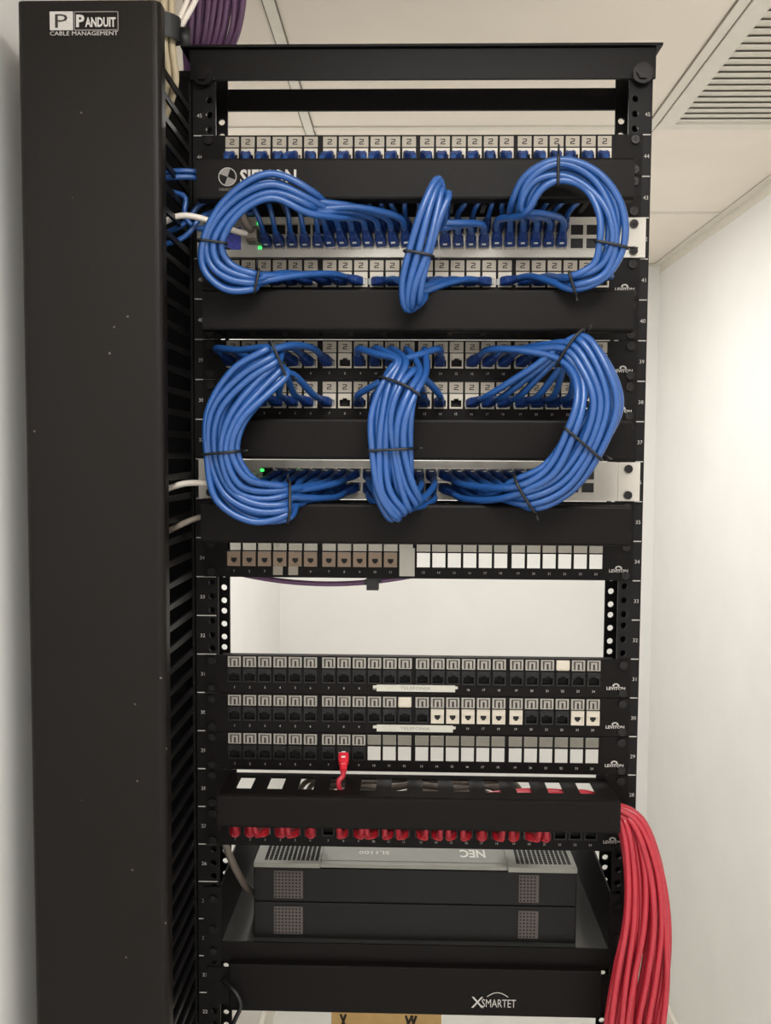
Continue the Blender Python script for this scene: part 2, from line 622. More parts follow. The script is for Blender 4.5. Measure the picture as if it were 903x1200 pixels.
jm = MB()
grid_plate(jm, -7.3, 7.3, -8.1, 8.1, -2.0, 4, [(-5.9, 5.9, -6.3, 1.2), (-2.6, 2.6, -6.3, 2.9)])
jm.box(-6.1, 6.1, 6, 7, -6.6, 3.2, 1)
jm.box(-6.6, -5.9, 4, 7, -6.6, 3.2, 0).box(5.9, 6.6, 4, 7, -6.6, 3.2, 0).box(-6, 6, 4, 7, 2.9, 3.4, 0).box(-6, 6, 4, 7, -6.8, -6.3, 0)
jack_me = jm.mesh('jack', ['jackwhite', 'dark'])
jm = MB()
grid_plate(jm, -7.3, 7.3, -8.1, 8.1, -2.0, 0, [(-5.9, 5.9, -6.3, 1.6)])
jm.box(-6.1, 6.1, -.6, 1, -6.6, 2, 0).box(-3.2, 3.2, -.75, -.6, -2.6, 1.2, 1).box(-1.8, 1.8, -.75, -.6, -4.2, -2.6, 1)
jm.box(-7.3, 7.3, -2.5, -2, 7, 8.1, 0)
shutter_me = jm.mesh('jack', ['jackwhite', 'dark'])
tab_paper = MB().box(-7.4, 7.4, -1.6, 0, -5.6, 5.6)
for b in ((-2.6, 2.2, 2.0, 3.0), (1.2, 2.4, .2, 2.2), (-1.6, 1.6, -.8, .4), (-2.6, -1.4, -2.6, -.4), (-2.6, 2.6, -3.0, -2.0)):
    tab_paper.box(b[0], b[1], -1.75, -1.6, b[2], b[3], 1)
tab_paper = tab_paper.mesh('label_tab', ['paper', 'ink'])
tab_smoke = MB().box(-7.4, 7.4, -1.6, 0, -6, 6)
for b in ((-5.2, -3.4, -5, 3.6), (-1.0, 1.4, -5, 1.5), (3.8, 5.4, -5, 3.6), (-5.2, 5.4, 3.6, 4.6)):
    tab_smoke.box(b[0], b[1], -1.75, -1.6, b[2], b[3], 1)
tab_smoke = tab_smoke.mesh('label_tab', ['smoke', 'ink'], bevel=0)
tab_clear = MB().box(-7.4, 7.4, -1.6, -.8, -5.6, 5.6).mesh('label_tab', 'cleartab')
tab_white = MB().box(-7.6, 7.6, -2.6, 0, -6, 6).mesh('label_tab', 'jackwhite', bevel=2)

holes24 = [(x, x + 15, -13.6, -1.8) for x in PORTX] + [(x + .2, x + 14.8, -31.4, -15) for x in PORTX]
pm = MB()
grid_plate(pm, -241, 241, -44.1, -.3, -2, 0, holes24 + [(s * 232.6 - 3, s * 232.6 + 3, z - 3, z + 3) for s in (-1, 1) for z in (-6.35, -38.1)])
pm.box(-222, 222, 0, 9, -1.4, -.3).box(-222, 222, 0, 9, -44.1, -43)
panel_me = pm.mesh('face_plate', 'black')
nm_ = MB()
for k in range(24):
    text_into(nm_, str(k + 1), PC[k], -2.3, -38.4, h=2.6, centre=True)
numbers_me = nm_.mesh('port_numbers', 'print')
lv = MB()
text_into(lv, 'LEVITON', 214.5, -2.3, -35, w=21, h=3.6, bold=.03)
for k in range(6):
    a = math.pi * k / 5
    lv.box(225 + 3 * math.cos(a) - .9, 225 + 3 * math.cos(a) + .9, -2.3, -2, -30.4 + 2.2 * math.sin(a) - .7, -30.4 + 2.2 * math.sin(a) + .7)
brand_me = lv.mesh('brand_mark', 'print')


def patch_panel(i, label, jacks, tabs, brand=True, shut=False):
    t = thing('patch_bay', label, 'patch panel', (0, 0, uz(i)), 'patch panels in the rack')
    place('face_plate', panel_me, t)
    for k in range(24):
        if jacks[k]:
            place('jack', shutter_me if shut and jacks[k] != KJ else jack_me, t, (PC[k], -2, -23.2), material=jacks[k])
        tb = tabs[k]
        if tb:
            place('label_tab', {'p': tab_paper, 's': tab_smoke, 'c': tab_clear, 'w': tab_white}[tb], t, (PC[k], -1 if tb != 's' else -1 + random.uniform(-.4, .3), -7.7))
    place('port_numbers', numbers_me, t)
    if brand:
        place('brand_mark', brand_me, t)
    screws(t)
    return t


WJ, BJ, KJ = 'jackwhite', 'jackbeige', 'jackblack'
pA = patch_panel(0, 'topmost patch panel with blue plugs under beige tabs', [WJ] * 24, 'p' * 24, False)
pB = patch_panel(3, 'patch panel below the upper white switch, under the blue loops', [WJ] * 24, 'p' * 24)
pC = patch_panel(5, 'third patch panel from the top, above the lower blue bundles', [WJ] * 24, 'p' * 24)
pD = patch_panel(6, 'fourth patch panel from the top, behind the lower blue bundles', [WJ] * 24, 'p' * 24)
pE = patch_panel(10, 'patch panel with beige jacks and open white holes above the empty gap', [BJ] * 11 + [None] * 13, 'c' * 24, shut=True)
tF = list('s' * 24)
tF[21] = 'w'
pF = patch_panel(13, 'black patch panel just below the empty gap with one cream tab', [KJ] * 24, tF)
jG = [KJ] * 24
for k in (13, 14, 15, 16, 17, 18, 22, 23):
    jG[k] = WJ
tG = list('s' * 24)
tG[11] = 'w'
pG = patch_panel(14, 'black patch panel with eight white jacks at its right', jG, tG, shut=True)
pH = patch_panel(15, 'patch panel with open white holes just above the slotted duct', [KJ] * 9 + [None] * 15, 's' * 9 + 'c' * 15)
pJ = patch_panel(17, 'patch panel with red plugs below the slotted duct', [KJ] * 24, [None] * 24)
# small things stuck to the panels
for t, x0, x1, z0, z1 in ((pF, -45, 44, -39.6, -32), (pG, -44.5, 42, -41.5, -33.8)):
    mb = MB().box(x0, x1, -3.6, -2.2, z0, z1)
    mb.box(x0 - 4, x0, -3, -2.2, z0 + 3.4, z1 - 1.2).box(x1, x1 + 3, -3, -2.2, z0 + 3.4, z1 - 1.2)
    st = mb.build('label_strip', 'strip', t)
    tx = MB()
    text_into(tx, 'TELEFONIA', -1, -3.75, z0 + 2.2, w=34, h=3.6, centre=True)
    tx.build('strip_text', 'printgrey', st)
for x in (PC[3] - 2, PC[4] - 2):
    MB().prism([(-4.2, -31.5), (-3.6, -31.5), (-4.4, -41), (-5, -41)], x - 5.4, x + 5.4).build('paper_tag', 'paper', pE)
MB().prism([(-5, -9.5), (-4.2, -9.5), (-4.6, -41), (-5.6, -41)], -20, -3).build('tape_strip', 'strip', pE)
cb = MB()
cb.tube([(x, 26, -41 - 14 * (1 - ((x + 105) / 115) ** 2) if abs(x + 105) < 115 else -41) for x in range(-225, 16, 12)], 3, 8)
tag(cb.build('data_cable', 'purple', None, (0, 0, uz(10)), smooth=True), 'dark purple cable sagging behind the panel of beige jacks', 'cable')
tag(MB().box(-7, 7, 18, 34, -14, 0).box(-10, -7, 18, 34, -8, -3).box(7, 10, 18, 34, -5, 0).build('cable_clip', 'tie', None, (-51, 0, uz(10) - 47), bevel=.6),
    'small black clip hanging on the sagging cable below the beige jacks', 'clip')

# ------------------------------------------------------------------ horizontal cable managers with plain covers
cov_prof = [(-56, -1), (-68, -1), (-70.6, -1.8), (-71.4, -4), (-71.4, -40.5), (-70.6, -42.6), (-68, -43.4), (-56, -43.4),
            (-56, -41.8), (-67.4, -41.8), (-69.4, -40), (-69.4, -4.4), (-67.4, -2.6), (-56, -2.6)]
fing = MB().box(-2.6, 2.6, -66, -2, -1.1, 1.1).box(-4.6, 4.6, -66, -58, -1.1, 1.1).mesh('finger', 'blackplastic')


def manager(i, label, x0, x1, logo=False):
    t = thing('horizontal_cable_manager', label, 'cable manager', (0, 0, uz(i)), 'covered horizontal cable managers')
    MB().box(-241, 241, -2, 0, -44, -.4).build('back_plate', 'black', t)
    c = MB().prism(cov_prof, x0, x1).build('cover', 'black', t)
    for g in (-214.5, -107.0, -0.6, 105.6):
        for j in range(3):
            for z in (-4.2, -40.2):
                place('finger', fing, t, (g - 1.4 + 34.7 * j, 0, z))
    screws(t)
    if logo:
        mb = MB()
        ring = [(-199 + 9 * math.cos(a * math.pi / 12), -71.6, -20.5 + 9 * math.sin(a * math.pi / 12)) for a in range(24)]
        mb.tube(ring, .5, 4, 0, True)
        for a0 in (70, 250):
            pts = [(-199, -71.7, -20.5)] + [(-199 + 8.6 * math.cos(math.radians(a0 + q * 15)), -71.7, -20.5 + 8.6 * math.sin(math.radians(a0 + q * 15))) for q in range(7)]
            mb.add(pts, [tuple(range(8))], 1)
        text_into(mb, 'SIEMON', -186, -71.7, -28, w=58, h=15, bold=.03)
        text_into(mb, 'CABLING SYSTEM', -208, -71.7, -34.5, w=19, h=2.6, mi=1)
        mb.build('brand_mark', ['print', 'printgrey'], c)
    return t


manager(1, 'black horizontal cable manager cover with round logo near the top', -231, 217, True)
manager(4, 'plain black horizontal cable manager cover between the upper and lower blue loops', -226, 219.5)
manager(7, 'plain black horizontal cable manager cover behind the lower blue bundles', -225, 220.5)
manager(9, 'plain black horizontal cable manager cover below the lower white switch', -229, 220.5)

# ------------------------------------------------------------------ slotted duct with red cords inside
dz = uz(16)
duct = thing('slotted_cable_duct', 'black cable duct with twelve slots along its top, red cords leaving it', 'cable duct', (0, 0, dz))
slots = [(-188.5 + 34.1 * k - 8.5, -188.5 + 34.1 * k + 8.5) for k in range(12)]
mb = MB()
grid_plate(mb, -212, 216, -70, -1, 0, 0, [])
mb = MB()
grid_plate(mb, -212, 216, -71, -2, 0, 2, [(a, b, -53, -15) for a, b in slots])
mb.v = [(x, z, -5 + y) for x, y, z in mb.v]
mb.build('slotted_top', 'black', duct)
MB().prism([(-71, -3), (-73.5, -4.5), (-74, -7), (-74, -36), (-73, -38), (-71, -39), (-60, -39), (-60, -37.4), (-71, -37.4), (-72.2, -36), (-72.2, -7), (-71, -5)],
           -213, 217).build('cover', 'black', duct)
MB().box(-241, -205, -2, 0, -44, -.4).box(205, 241, -2, 0, -44, -.4).box(-205, 205, -2, 0, -44, -34).build('back_bracket', 'black', duct)
MB().box(-212, -210, -71, -2, -44, -5).build('end_plate', 'black', duct)
screws(duct)

# ------------------------------------------------------------------ network switches
SPX = [-168 + 14.0 * k for k in range(24)]
ROWZ = (-14.2, -29.6)
port_me = MB()
grid_plate(port_me, -6.3, 6.3, -6.2, 6.2, -6.3, -4.5, [(-5.6, 5.6, -4.9, 4.9)], 0)
port_me.box(-6, 6, 2, 3, -5.6, 5.6, 1)
for b in ((-6, -5.6, -5.6, 5.6), (5.6, 6, -5.6, 5.6), (-6, 6, 4.9, 5.6), (-6, 6, -5.6, -4.9)):
    port_me.box(b[0], b[1], -4.5, 2, b[2], b[3], 1)
port_me = port_me.mesh('port', ['steel', 'dark'])
cage_me = MB()
grid_plate(cage_me, -8, 8, -6.6, 6.6, -7, -5, [(-6.8, 6.8, -5.4, 5.4)], 0)
cage_me.box(-6.6, 6.6, -6.8, -5, -5.2, 5.2, 1)
cage_me = cage_me.mesh('transceiver_cage', ['switch', 'jackblack'])


def network_switch(i, label):
    t = thing('network_switch', label, 'network switch', (0, 0, uz(i)), 'white network switches')
    MB().box(-219, 219, 4, 230, -43.6, -.8).build('chassis', 'switch', t, bevel=1)
    mb = MB()
    hs = [(x - 6.1, x + 6.1, z - 5.8, z + 5.8) for x in SPX for z in ROWZ]
    grid_plate(mb, -220, 200, -43.8, -.6, -6, 4, hs)
    mb.box(200, 220.5, -6, 4, -43.8, -.6)
    mb.build('face_plate', 'switch', t)
    for x in SPX:
        for z in ROWZ:
            place('port', port_me, t, (x, 0, z))
    for x in (171, 188):
        for z in (-14.5, -29):
            place('transceiver_cage', cage_me, t, (x, 0, z))
    for s in (-1, 1):
        a, b = sorted((s * 221.5, s * 246))
        MB().box(a, b, -5, -2.2, -43.8, -.6).box(*sorted((s * 219.2, s * 221.5)), -5, 60, -43.8, -.6).build('mounting_ear', 'switch', t, bevel=.6)
    screws(t, -5, (-8, -37))
    for x, z in ([(-174, -12), (-131, -12)] if i == 8 else [(-177, -7.5), (-176, -34)]):
        MB().box(x - 2, x + 2, -7, -6, z - 1.4, z + 1.4).build('status_light', 'led', t)
    return t


s1 = network_switch(2, 'upper white network switch below the logo cover')
s2 = network_switch(8, 'lower white network switch behind the lower blue bundles')
bd = MB().box(-219, -197, -6.6, -6, -36, -12).build('model_badge', 'badge', s1)

# ------------------------------------------------------------------ cords
def spline(pts, step=5.0):
    pts = [Vector(p) for p in pts]
    P = [2 * pts[0] - pts[1]] + pts + [2 * pts[-1] - pts[-2]]
    out = []
    for i in range(1, len(P) - 2):
        p0, p1, p2, p3 = P[i - 1:i + 3]
        t0 = 0
        t1 = t0 + max(1e-3, (p1 - p0).length ** .5)
        t2 = t1 + max(1e-3, (p2 - p1).length ** .5)
        t3 = t2 + max(1e-3, (p3 - p2).length ** .5)
        n = max(2, int((p2 - p1).length / step))
        for k in range(n):
            t = t1 + (t2 - t1) * k / n
            a1 = p0 * ((t1 - t) / (t1 - t0)) + p1 * ((t - t0) / (t1 - t0))
            a2 = p1 * ((t2 - t) / (t2 - t1)) + p2 * ((t - t1) / (t2 - t1))
            a3 = p2 * ((t3 - t) / (t3 - t2)) + p3 * ((t - t2) / (t3 - t2))
            b1 = a1 * ((t2 - t) / (t2 - t0)) + a2 * ((t - t0) / (t2 - t0))
            b2 = a2 * ((t3 - t) / (t3 - t1)) + a3 * ((t - t1) / (t3 - t1))
            out.append(b1 * ((t2 - t) / (t2 - t1)) + b2 * ((t - t1) / (t2 - t1)))
    out.append(pts[-1])
    for _ in range(2):
        out = [out[0]] + [(out[i - 1] + 2 * out[i] + out[i + 1]) / 4 for i in range(1, len(out) - 1)] + [out[-1]]
    return out


def rrect(w, h, y, c=1.6):
    w, h = w / 2, h / 2
    c = min(c, w * .7, h * .7)
    return [(w, y, h - c), (w - c, y, h), (-w + c, y, h), (-w, y, h - c), (-w, y, -h + c), (-w + c, y, -h), (w - c, y, -h), (w, y, -h + c)]


def boot_mesh(name, m):
    mb = MB()
    mb.loft([rrect(11.4, 9.6, -.5), rrect(11.8, 10, -2), rrect(11.4, 9.4, -11), rrect(8.4, 8.4, -15), rrect(8.6, 8.6, -17),
             rrect(7.6, 7.6, -18), rrect(7.8, 7.8, -20), rrect(7, 7, -25, 2)])
    mb.loft([rrect(3.4, 1.4, -1, .3), rrect(3.4, 1.4, -12, .3), rrect(2.4, 1, -16, .3)][0:0] or [rrect(3, 3, -24.5, .8), rrect(3, 3, -25.5, .8)])
    return mb.mesh(name, m, smooth=False)


BOOT = {'blue': boot_mesh('boot', 'boot'), 'red': boot_mesh('boot', 'redboot'), 'whitecable': boot_mesh('boot', 'greycable')}
conn_me = MB().box(-5.3, 5.3, -1, 6.5, -3.4, 3.2).box(-2.2, 2.2, -9, 3, 3.2, 4.2).box(-2.2, 2.2, -9, -7, 4.2, 5.6).mesh('connector', 'clear')
R_CABLE = 3.7


def cord(name, label, group, kind, ends, path, r=R_CABLE, step=5.0):
    """ends: up to two (port position, unit direction out of the port, upside-down) in scene mm"""
    base = Vector(path[0])
    t = thing(name, label, 'cable', base, group)
    pts = [Vector(p) - base for p in spline(path, step)]
    MB().tube(pts, r, 8).build('jacket', kind, t, smooth=True)
    for pos, d, up in ends:
        d = Vector(d).normalized()
        q = Vector((0, -1, 0)).rotation_difference(d)
        if up:
            q = q @ Matrix.Rotation(math.pi, 3, 'Y').to_quaternion()
        loc = Vector(pos) - base
        pl = place('plug', BOOT[kind], t, loc, q)
        place('connector', conn_me, pl)
    return t


def frame_off(path, offs):
    """shift each point of a centre line by (in-plane u, depth v)"""
    out = []
    for i, p in enumerate(path):
        p = Vector(p)
        a = Vector(path[max(0, i - 1)])
        b = Vector(path[min(len(path) - 1, i + 1)])
        t = (b - a).normalized()
        dep = Vector((0, 1, 0))
        dep = (dep - t * dep.dot(t)).normalized()
        sid = t.cross(dep).normalized()
        u, v = offs[i]
        out.append(p + sid * u + dep * v)
    return out


def slots_for(n, w, d):
    s = []
    rows = math.ceil(n / w)
    for q in range(n):
        row, col = divmod(q, w)
        cnt = min(w, n - row * w)
        s.append(((col - (cnt - 1) / 2) * d, (row - (rows - 1) / 2) * d * .9))
    return s


ALL_TIES = []


def bundle(centre, spread, starts, ends, width, labels, group, lead_in=.5, seed=1, shuffle=2):
    """centre: list of points; spread: in-plane scale at each; starts / ends: (pos, dir, flipped)"""
    rnd = random.Random(seed)
    n = len(starts)
    sl = slots_for(n, width, 7.7)
    order = list(range(n))
    for _ in range(shuffle * n):
        a = rnd.randrange(n - 1)
        order[a], order[a + 1] = order[a + 1], order[a]
    eorder = list(range(n))
    for _ in range(n):
        a = rnd.randrange(n - 1)
        eorder[a], eorder[a + 1] = eorder[a + 1], eorder[a]
    tracks = []
    for q in range(n):
        s = sl[order[q]]
        ph, ph2 = rnd.uniform(0, 6.28), rnd.uniform(0, 6.28)
        offs = []
        for i in range(len(centre)):
            tw = .6 * math.sin(.9 * i + seed)
            u, v = s[0] * math.cos(tw) - s[1] * math.sin(tw), s[0] * math.sin(tw) * .5 + s[1] * math.cos(tw)
            offs.append((u * spread[i] + 2.4 * math.sin(ph + 1.5 * i), v + 2.0 * math.sin(ph2 + 1.3 * i)))
        mid = frame_off(centre, offs)
        tracks.append(mid)
        sp, sd, su = starts[q]
        ep, ed, eu = ends[eorder[q]]
        sd, ed = Vector(sd).normalized(), Vector(ed).normalized()
        p0, p1 = Vector(sp) + sd * 24, Vector(sp) + sd * 40
        e0, e1 = Vector(ep) + ed * 24, Vector(ep) + ed * 40
        path = [p0, p1]
        if (mid[0] - p1).length > 60:
            path.append(p1.lerp(mid[0], .5) + Vector((0, -6, rnd.uniform(-3, 5))))
        path += mid
        if (mid[-1] - e1).length > 70:
            path.append(mid[-1].lerp(e1, .5) + Vector((0, -5, rnd.uniform(-5, 2))))
        path += [e1, e0]
        cord('patch_cable', labels[q], group, 'blue', [starts[q], ends[eorder[q]]], path)
    return tracks


def hull(pts):
    pts = sorted(set(pts))

    def half(ps):
        h = []
        for p in ps:
            while len(h) > 1 and (h[-1][0] - h[-2][0]) * (p[1] - h[-2][1]) - (h[-1][1] - h[-2][1]) * (p[0] - h[-2][0]) <= 0:
                h.pop()
            h.append(p)
        return h
    a, b = half(pts), half(pts[::-1])
    return a[:-1] + b[:-1]


def cable_tie(label, cables, centre, ci, tilt=0.0, r=1.5):
    """a strap drawn around the bundle where it passes centre[ci]"""
    p = Vector(centre[ci])
    t = (Vector(centre[min(ci + 1, len(centre) - 1)]) - Vector(centre[max(ci - 1, 0)])).normalized()
    dep = Vector((0, 1, 0))
    dep = (dep - t * dep.dot(t)).normalized()
    sid = t.cross(dep).normalized()
    pts = []
    for c in cables:
        q = c[ci] - p
        cu, cv = q.dot(sid), q.dot(dep)
        for k in range(8):
            a = k * math.pi / 4
            rr = R_CABLE + r * .9
            pts.append((round(cu + rr * math.cos(a), 2), round(cv + rr * math.sin(a), 2)))
    h = hull(pts)
    loop = [sid * u + dep * v + t * (u * tilt) for u, v in h]
    dense = []
    for i in range(len(loop)):
        a, b = loop[i], loop[(i + 1) % len(loop)]
        for k in range(3):
            dense.append(a.lerp(b, k / 3))
    mb = MB().tube(dense, r, 6, 0, True)
    hu = max(h)
    q = sid * hu[0] + dep * hu[1]
    mb.tube([q, q + sid * 4 - dep * 3, q + sid * 7 - dep * 7], 1.1, 5)
    tag(mb.build('cable_tie', 'tie', None, p, smooth=True), label, 'cable tie', 'black straps around the cable bundles')


def panel_port(i, k, dx=0, dz=0, lean=(0, -1, 0)):
    return (Vector((PC[k] - 1.6 + dx, -3.5, uz(i) - 25.5 + dz)), lean, False)


def switch_port(i, row, k, lean=(0, -1, 0)):
    return (Vector((SPX[k], -7, uz(i) + ROWZ[row])), lean, row == 1)


# topmost panel to the upper switch: cords drop behind the logo cover
rn = random.Random(3)
for k in range(24):
    st = panel_port(0, k, dx=rn.uniform(-.8, .8), dz=3, lean=(rn.uniform(-.25, .25), -1, -.35))
    en = switch_port(2, 1 if k < 5 else 0, k, lean=(rn.uniform(-.1, .1), -1, .25))
    d0, d1 = Vector(st[1]).normalized(), Vector(en[1]).normalized()
    a0, b0 = st[0] + d0 * 24, en[0] + d1 * 24
    xa, xb = st[0].x, en[0].x
    path = [a0, a0 + d0 * 9 + Vector((0, 0, -4)), (xa * .9 + xb * .1 + rn.uniform(-5, 5), -42, uz(1) - 8),
            (xa * .5 + xb * .5 + rn.uniform(-6, 6), -44, uz(1) - 28), (xa * .12 + xb * .88 + rn.uniform(-4, 4), -50, uz(2) + 1),
            b0 + d1 * 9 + Vector((0, -1, 3)), b0]
    cord('patch_cable', f'blue patch cable, {ordinal(k)} plug from the left in the topmost patch panel', 'blue cords of the topmost panel', 'blue', [st, en], path, 2.8)

DN, UP_ = (0, -1, -.3), (0, -1, .3)
lean = lambda a, b: (a, -1, b)


def labs(panel, ks, where):
    return [f'blue patch cable in {where}, {ordinal(k)} port from left of {panel}' for k in ks]


# upper left loop
cUL = [(-112, -90, -98), (-150, -100, -84), (-188, -103, -104), (-210, -103, -138), (-209, -101, -160), (-191, -98, -174), (-166, -92, -174)]
ks = list(range(2, 9))
tr = bundle(cUL, [.9, 1, 1, 1.05, 1, .9, .75],
            [switch_port(2, 1, k + 3, lean(-.15, .5)) for k in ks], [panel_port(3, k, lean=lean(-.7, .05)) for k in ks], 4,
            labs('second panel', ks, 'upper left loop'), 'blue cables of the upper left loop', seed=11)
cable_tie('black strap on the outer left of the upper left blue loop', tr, cUL, 3, -.25)
cable_tie('black strap at the foot of the upper left blue loop', tr, cUL, 6, .2)
# upper centre hank
cUC = [(12, -76, -114), (18, -98, -98), (19, -110, -86), (12, -114, -106), (-2, -114, -152), (-10, -110, -184), (-9, -100, -201), (-5, -86, -190)]
ks = [9, 10, 13, 14, 15, 16]
tr = bundle(cUC, [.8, .7, .7, .85, 1, .9, .6, .6],
            [switch_port(2, 1, q, lean(-.1, .3)) for q in range(12, 18)], [panel_port(3, k, lean=lean(.7 if k < 12 else -.7, -.1)) for k in ks], 4,
            labs('second panel', ks, 'upper middle hank'), 'blue cables of the upper middle hank', seed=5)
cable_tie('black strap round the upper middle blue hank', tr, cUC, 4, -.1)
# upper right loop
cUR = [(101, -84, -100), (110, -96, -78), (135, -102, -67), (166, -104, -78), (187, -105, -108), (190, -103, -141), (178, -99, -165), (152, -92, -173)]
ks = list(range(17, 23))
tr = bundle(cUR, [.8, .9, .9, .95, 1, 1, .9, .75],
            [switch_port(2, 1, k + 1, lean(-.1, .45)) for k in ks], [panel_port(3, k, lean=lean(.7, .0)) for k in ks], 4,
            labs('second panel', ks, 'upper right loop'), 'blue cables of the upper right loop', seed=8)
cable_tie('black strap on top of the upper right blue loop', tr, cUR, 2)
cable_tie('black strap on the outer right of the upper right blue loop', tr, cUR, 5, .05)
cable_tie('black strap at the foot of the upper right blue loop', tr, cUR, 7)

# lower three bundles: third and fourth panels to the lower switch


def lower(centre, spread, ks, cols, where, seed, width, lx, sx):
    st = [panel_port(5, k, lean=lean(lx, .3)) for k in ks] + [panel_port(6, k, lean=lean(lx, .15)) for k in ks]
    en = [switch_port(8, q, k, lean(sx, -.3)) for k in cols for q in (0, 1)]
    lb = labs('third panel', ks, where) + labs('fourth panel', ks, where)
    return bundle(centre, spread, st, en, width, lb, 'blue cables of the ' + where, seed=seed)


cLL = [(-146, -90, -254), (-170, -100, -276), (-193, -107, -312), (-197, -107, -348), (-186, -105, -384), (-162, -100, -400), (-134, -92, -399)]
tr = lower(cLL, [.8, 1.0, 1.1, .95, 1.0, .95, .85], list(range(0, 7)), list(range(1, 8)), 'lower left bundle', 21, 6, -.3, -.5)
cable_tie('black strap at the head of the lower left blue bundle', tr, cLL, 0, .3)
cable_tie('black strap across the middle of the lower left blue bundle', tr, cLL, 3)
cable_tie('black strap at the foot of the lower left blue bundle', tr, cLL, 6, .1)
cLC = [(-10, -88, -262), (-20, -102, -282), (-28, -109, -312), (-29, -109, -344), (-24, -107, -386), (-13, -100, -406)]
tr = lower(cLC, [.85, .95, 1.0, .9, 1.0, .85], list(range(8, 14)), list(range(8, 14)), 'lower middle bundle', 22, 6, .0, .1)
cable_tie('black strap at the head of the lower middle blue bundle', tr, cLC, 1, .2)
cable_tie('black strap across the middle of the lower middle blue bundle', tr, cLC, 3)
cLR = [(154, -90, -240), (170, -101, -260), (177, -109, -296), (161, -109, -336), (136, -104, -372), (108, -96, -388)]
tr = lower(cLR, [.85, 1.0, 1.1, 1, .95, .85], list(range(15, 22)), list(range(14, 21)), 'lower right bundle', 23, 6, .4, .5)
cable_tie('black strap at the head of the lower right blue bundle', tr, cLR, 0, -.2)
cable_tie('black strap across the lower right blue bundle beside the switch', tr, cLR, 3, .2)
cable_tie('black strap at the foot of the lower right blue bundle', tr, cLR, 5)

# red cords: plugs below the duct, up into it, out at its right end and down
rn = random.Random(12)
RK = [0, 1, 2, 3, 4, 5, 7, 8, 9, 10, 11, 12, 13, 14, 15, 16, 17, 18, 19, 20]
rs = slots_for(20, 5, 6.4)
hang = [(232, -46, -742), (247, -54, -790), (250, -58, -850), (244, -58, -912), (238, -56, -975), (232, -54, -1150), (224, -50, -1400), (226, -50, -1700)]
hsp = [.55, .85, 1.15, 1.5, 1.5, 1.2, 1.2, 1.6]
order = list(range(20))
rn.shuffle(order)
for q, k in enumerate(RK):
    pos = Vector((PC[k], -4.5, uz(17) - 25.5))
    d = Vector((rn.choice((-.16, .16)) + rn.uniform(-.08, .08), -1, .22)).normalized()
    c0 = pos + d * 24
    iy, iz = rs[q]
    iy, iz = -40 + iy, -729 + iz * .8
    s = slots_for(20, 6, 7.0)[order[q]]
    ph = rn.uniform(0, 6.28)
    offs = [(s[0] * hsp[i] * 1.05 + 2.5 * math.sin(ph + i * 1.2), s[1] * 1.1 + 2 * math.sin(ph * 2 + i)) for i in range(len(hang))]
    path = [c0, c0 + d * 8 + Vector((0, 0, 7)), (c0.x + 2, iy * .5 - 22, -744)]
    x = c0.x + 30
    if x < 180:
        path.append((x, iy, iz))
        if x < 60:
            path.append(((x + 205) / 2, iy + rn.uniform(-2, 2), iz + rn.uniform(-2, 2)))
    path.append((206, iy, iz * .6 - 736 * .4))
    path += frame_off(hang, offs)
    path.append((path[-1][0] - 30, -60, FLOOR + 60))
    cord('patch_cable', f'red patch cable, {ordinal(q)} red plug from the left below the slotted duct', 'red cords under the duct', 'red',
         [(pos, d, True)], path, 3.3, 7.0)
pos = Vector((PC[7], -3.5, uz(15) - 25))
d = Vector((.06, -1, -.5)).normalized()
c0 = pos + d * 24
cord('patch_cable', 'single red patch cable running from a panel port down into a duct slot', None, 'red', [(pos, d, False)],
     [c0, c0 + d * 7 + Vector((0, 1, -4)), (-86, -34, -708), (-85, -34, -722), (-60, -40, -736), (20, -44, -740), (120, -44, -740)], 3.0)

# grey cables crossing behind the duct
for j in range(5):
    z, y = -735 - 3.6 * j, 42 + 7 * (j % 2)
    a = Vector((-128 + 9 * j, y, z))
    pa = [a + Vector((-14, 16, -50)), a + Vector((-8, 6, -12)), a + Vector((6, 0, -1)), Vector((-60 + 12 * j, y + 3, z - 4)), Vector((0, y - 3, z + 3)),
          Vector((60 - 8 * j, y + 2, z - 3)), Vector((112 - 7 * j, y, z)), Vector((126 - 7 * j, y + 8, z - 14)), Vector((132 - 7 * j, y + 16, z - 50))]
    tag(MB().tube([Vector(p) - Vector(a) for p in spline(pa)], 3.2, 8).build('data_cable', 'greycable', None, a, smooth=True),
        f'grey cable running behind the duct slots, {ordinal(j)} from the top', 'cable', 'grey cables behind the duct')

# cables crossing from the left manager


def loose(label, m, path, r=3.0, group=None, name='data_cable'):
    b = Vector(path[0])
    return tag(MB().tube([Vector(p) - b for p in spline(path)], r, 8).build(name, m, None, b, smooth=True), label, 'cable', group)


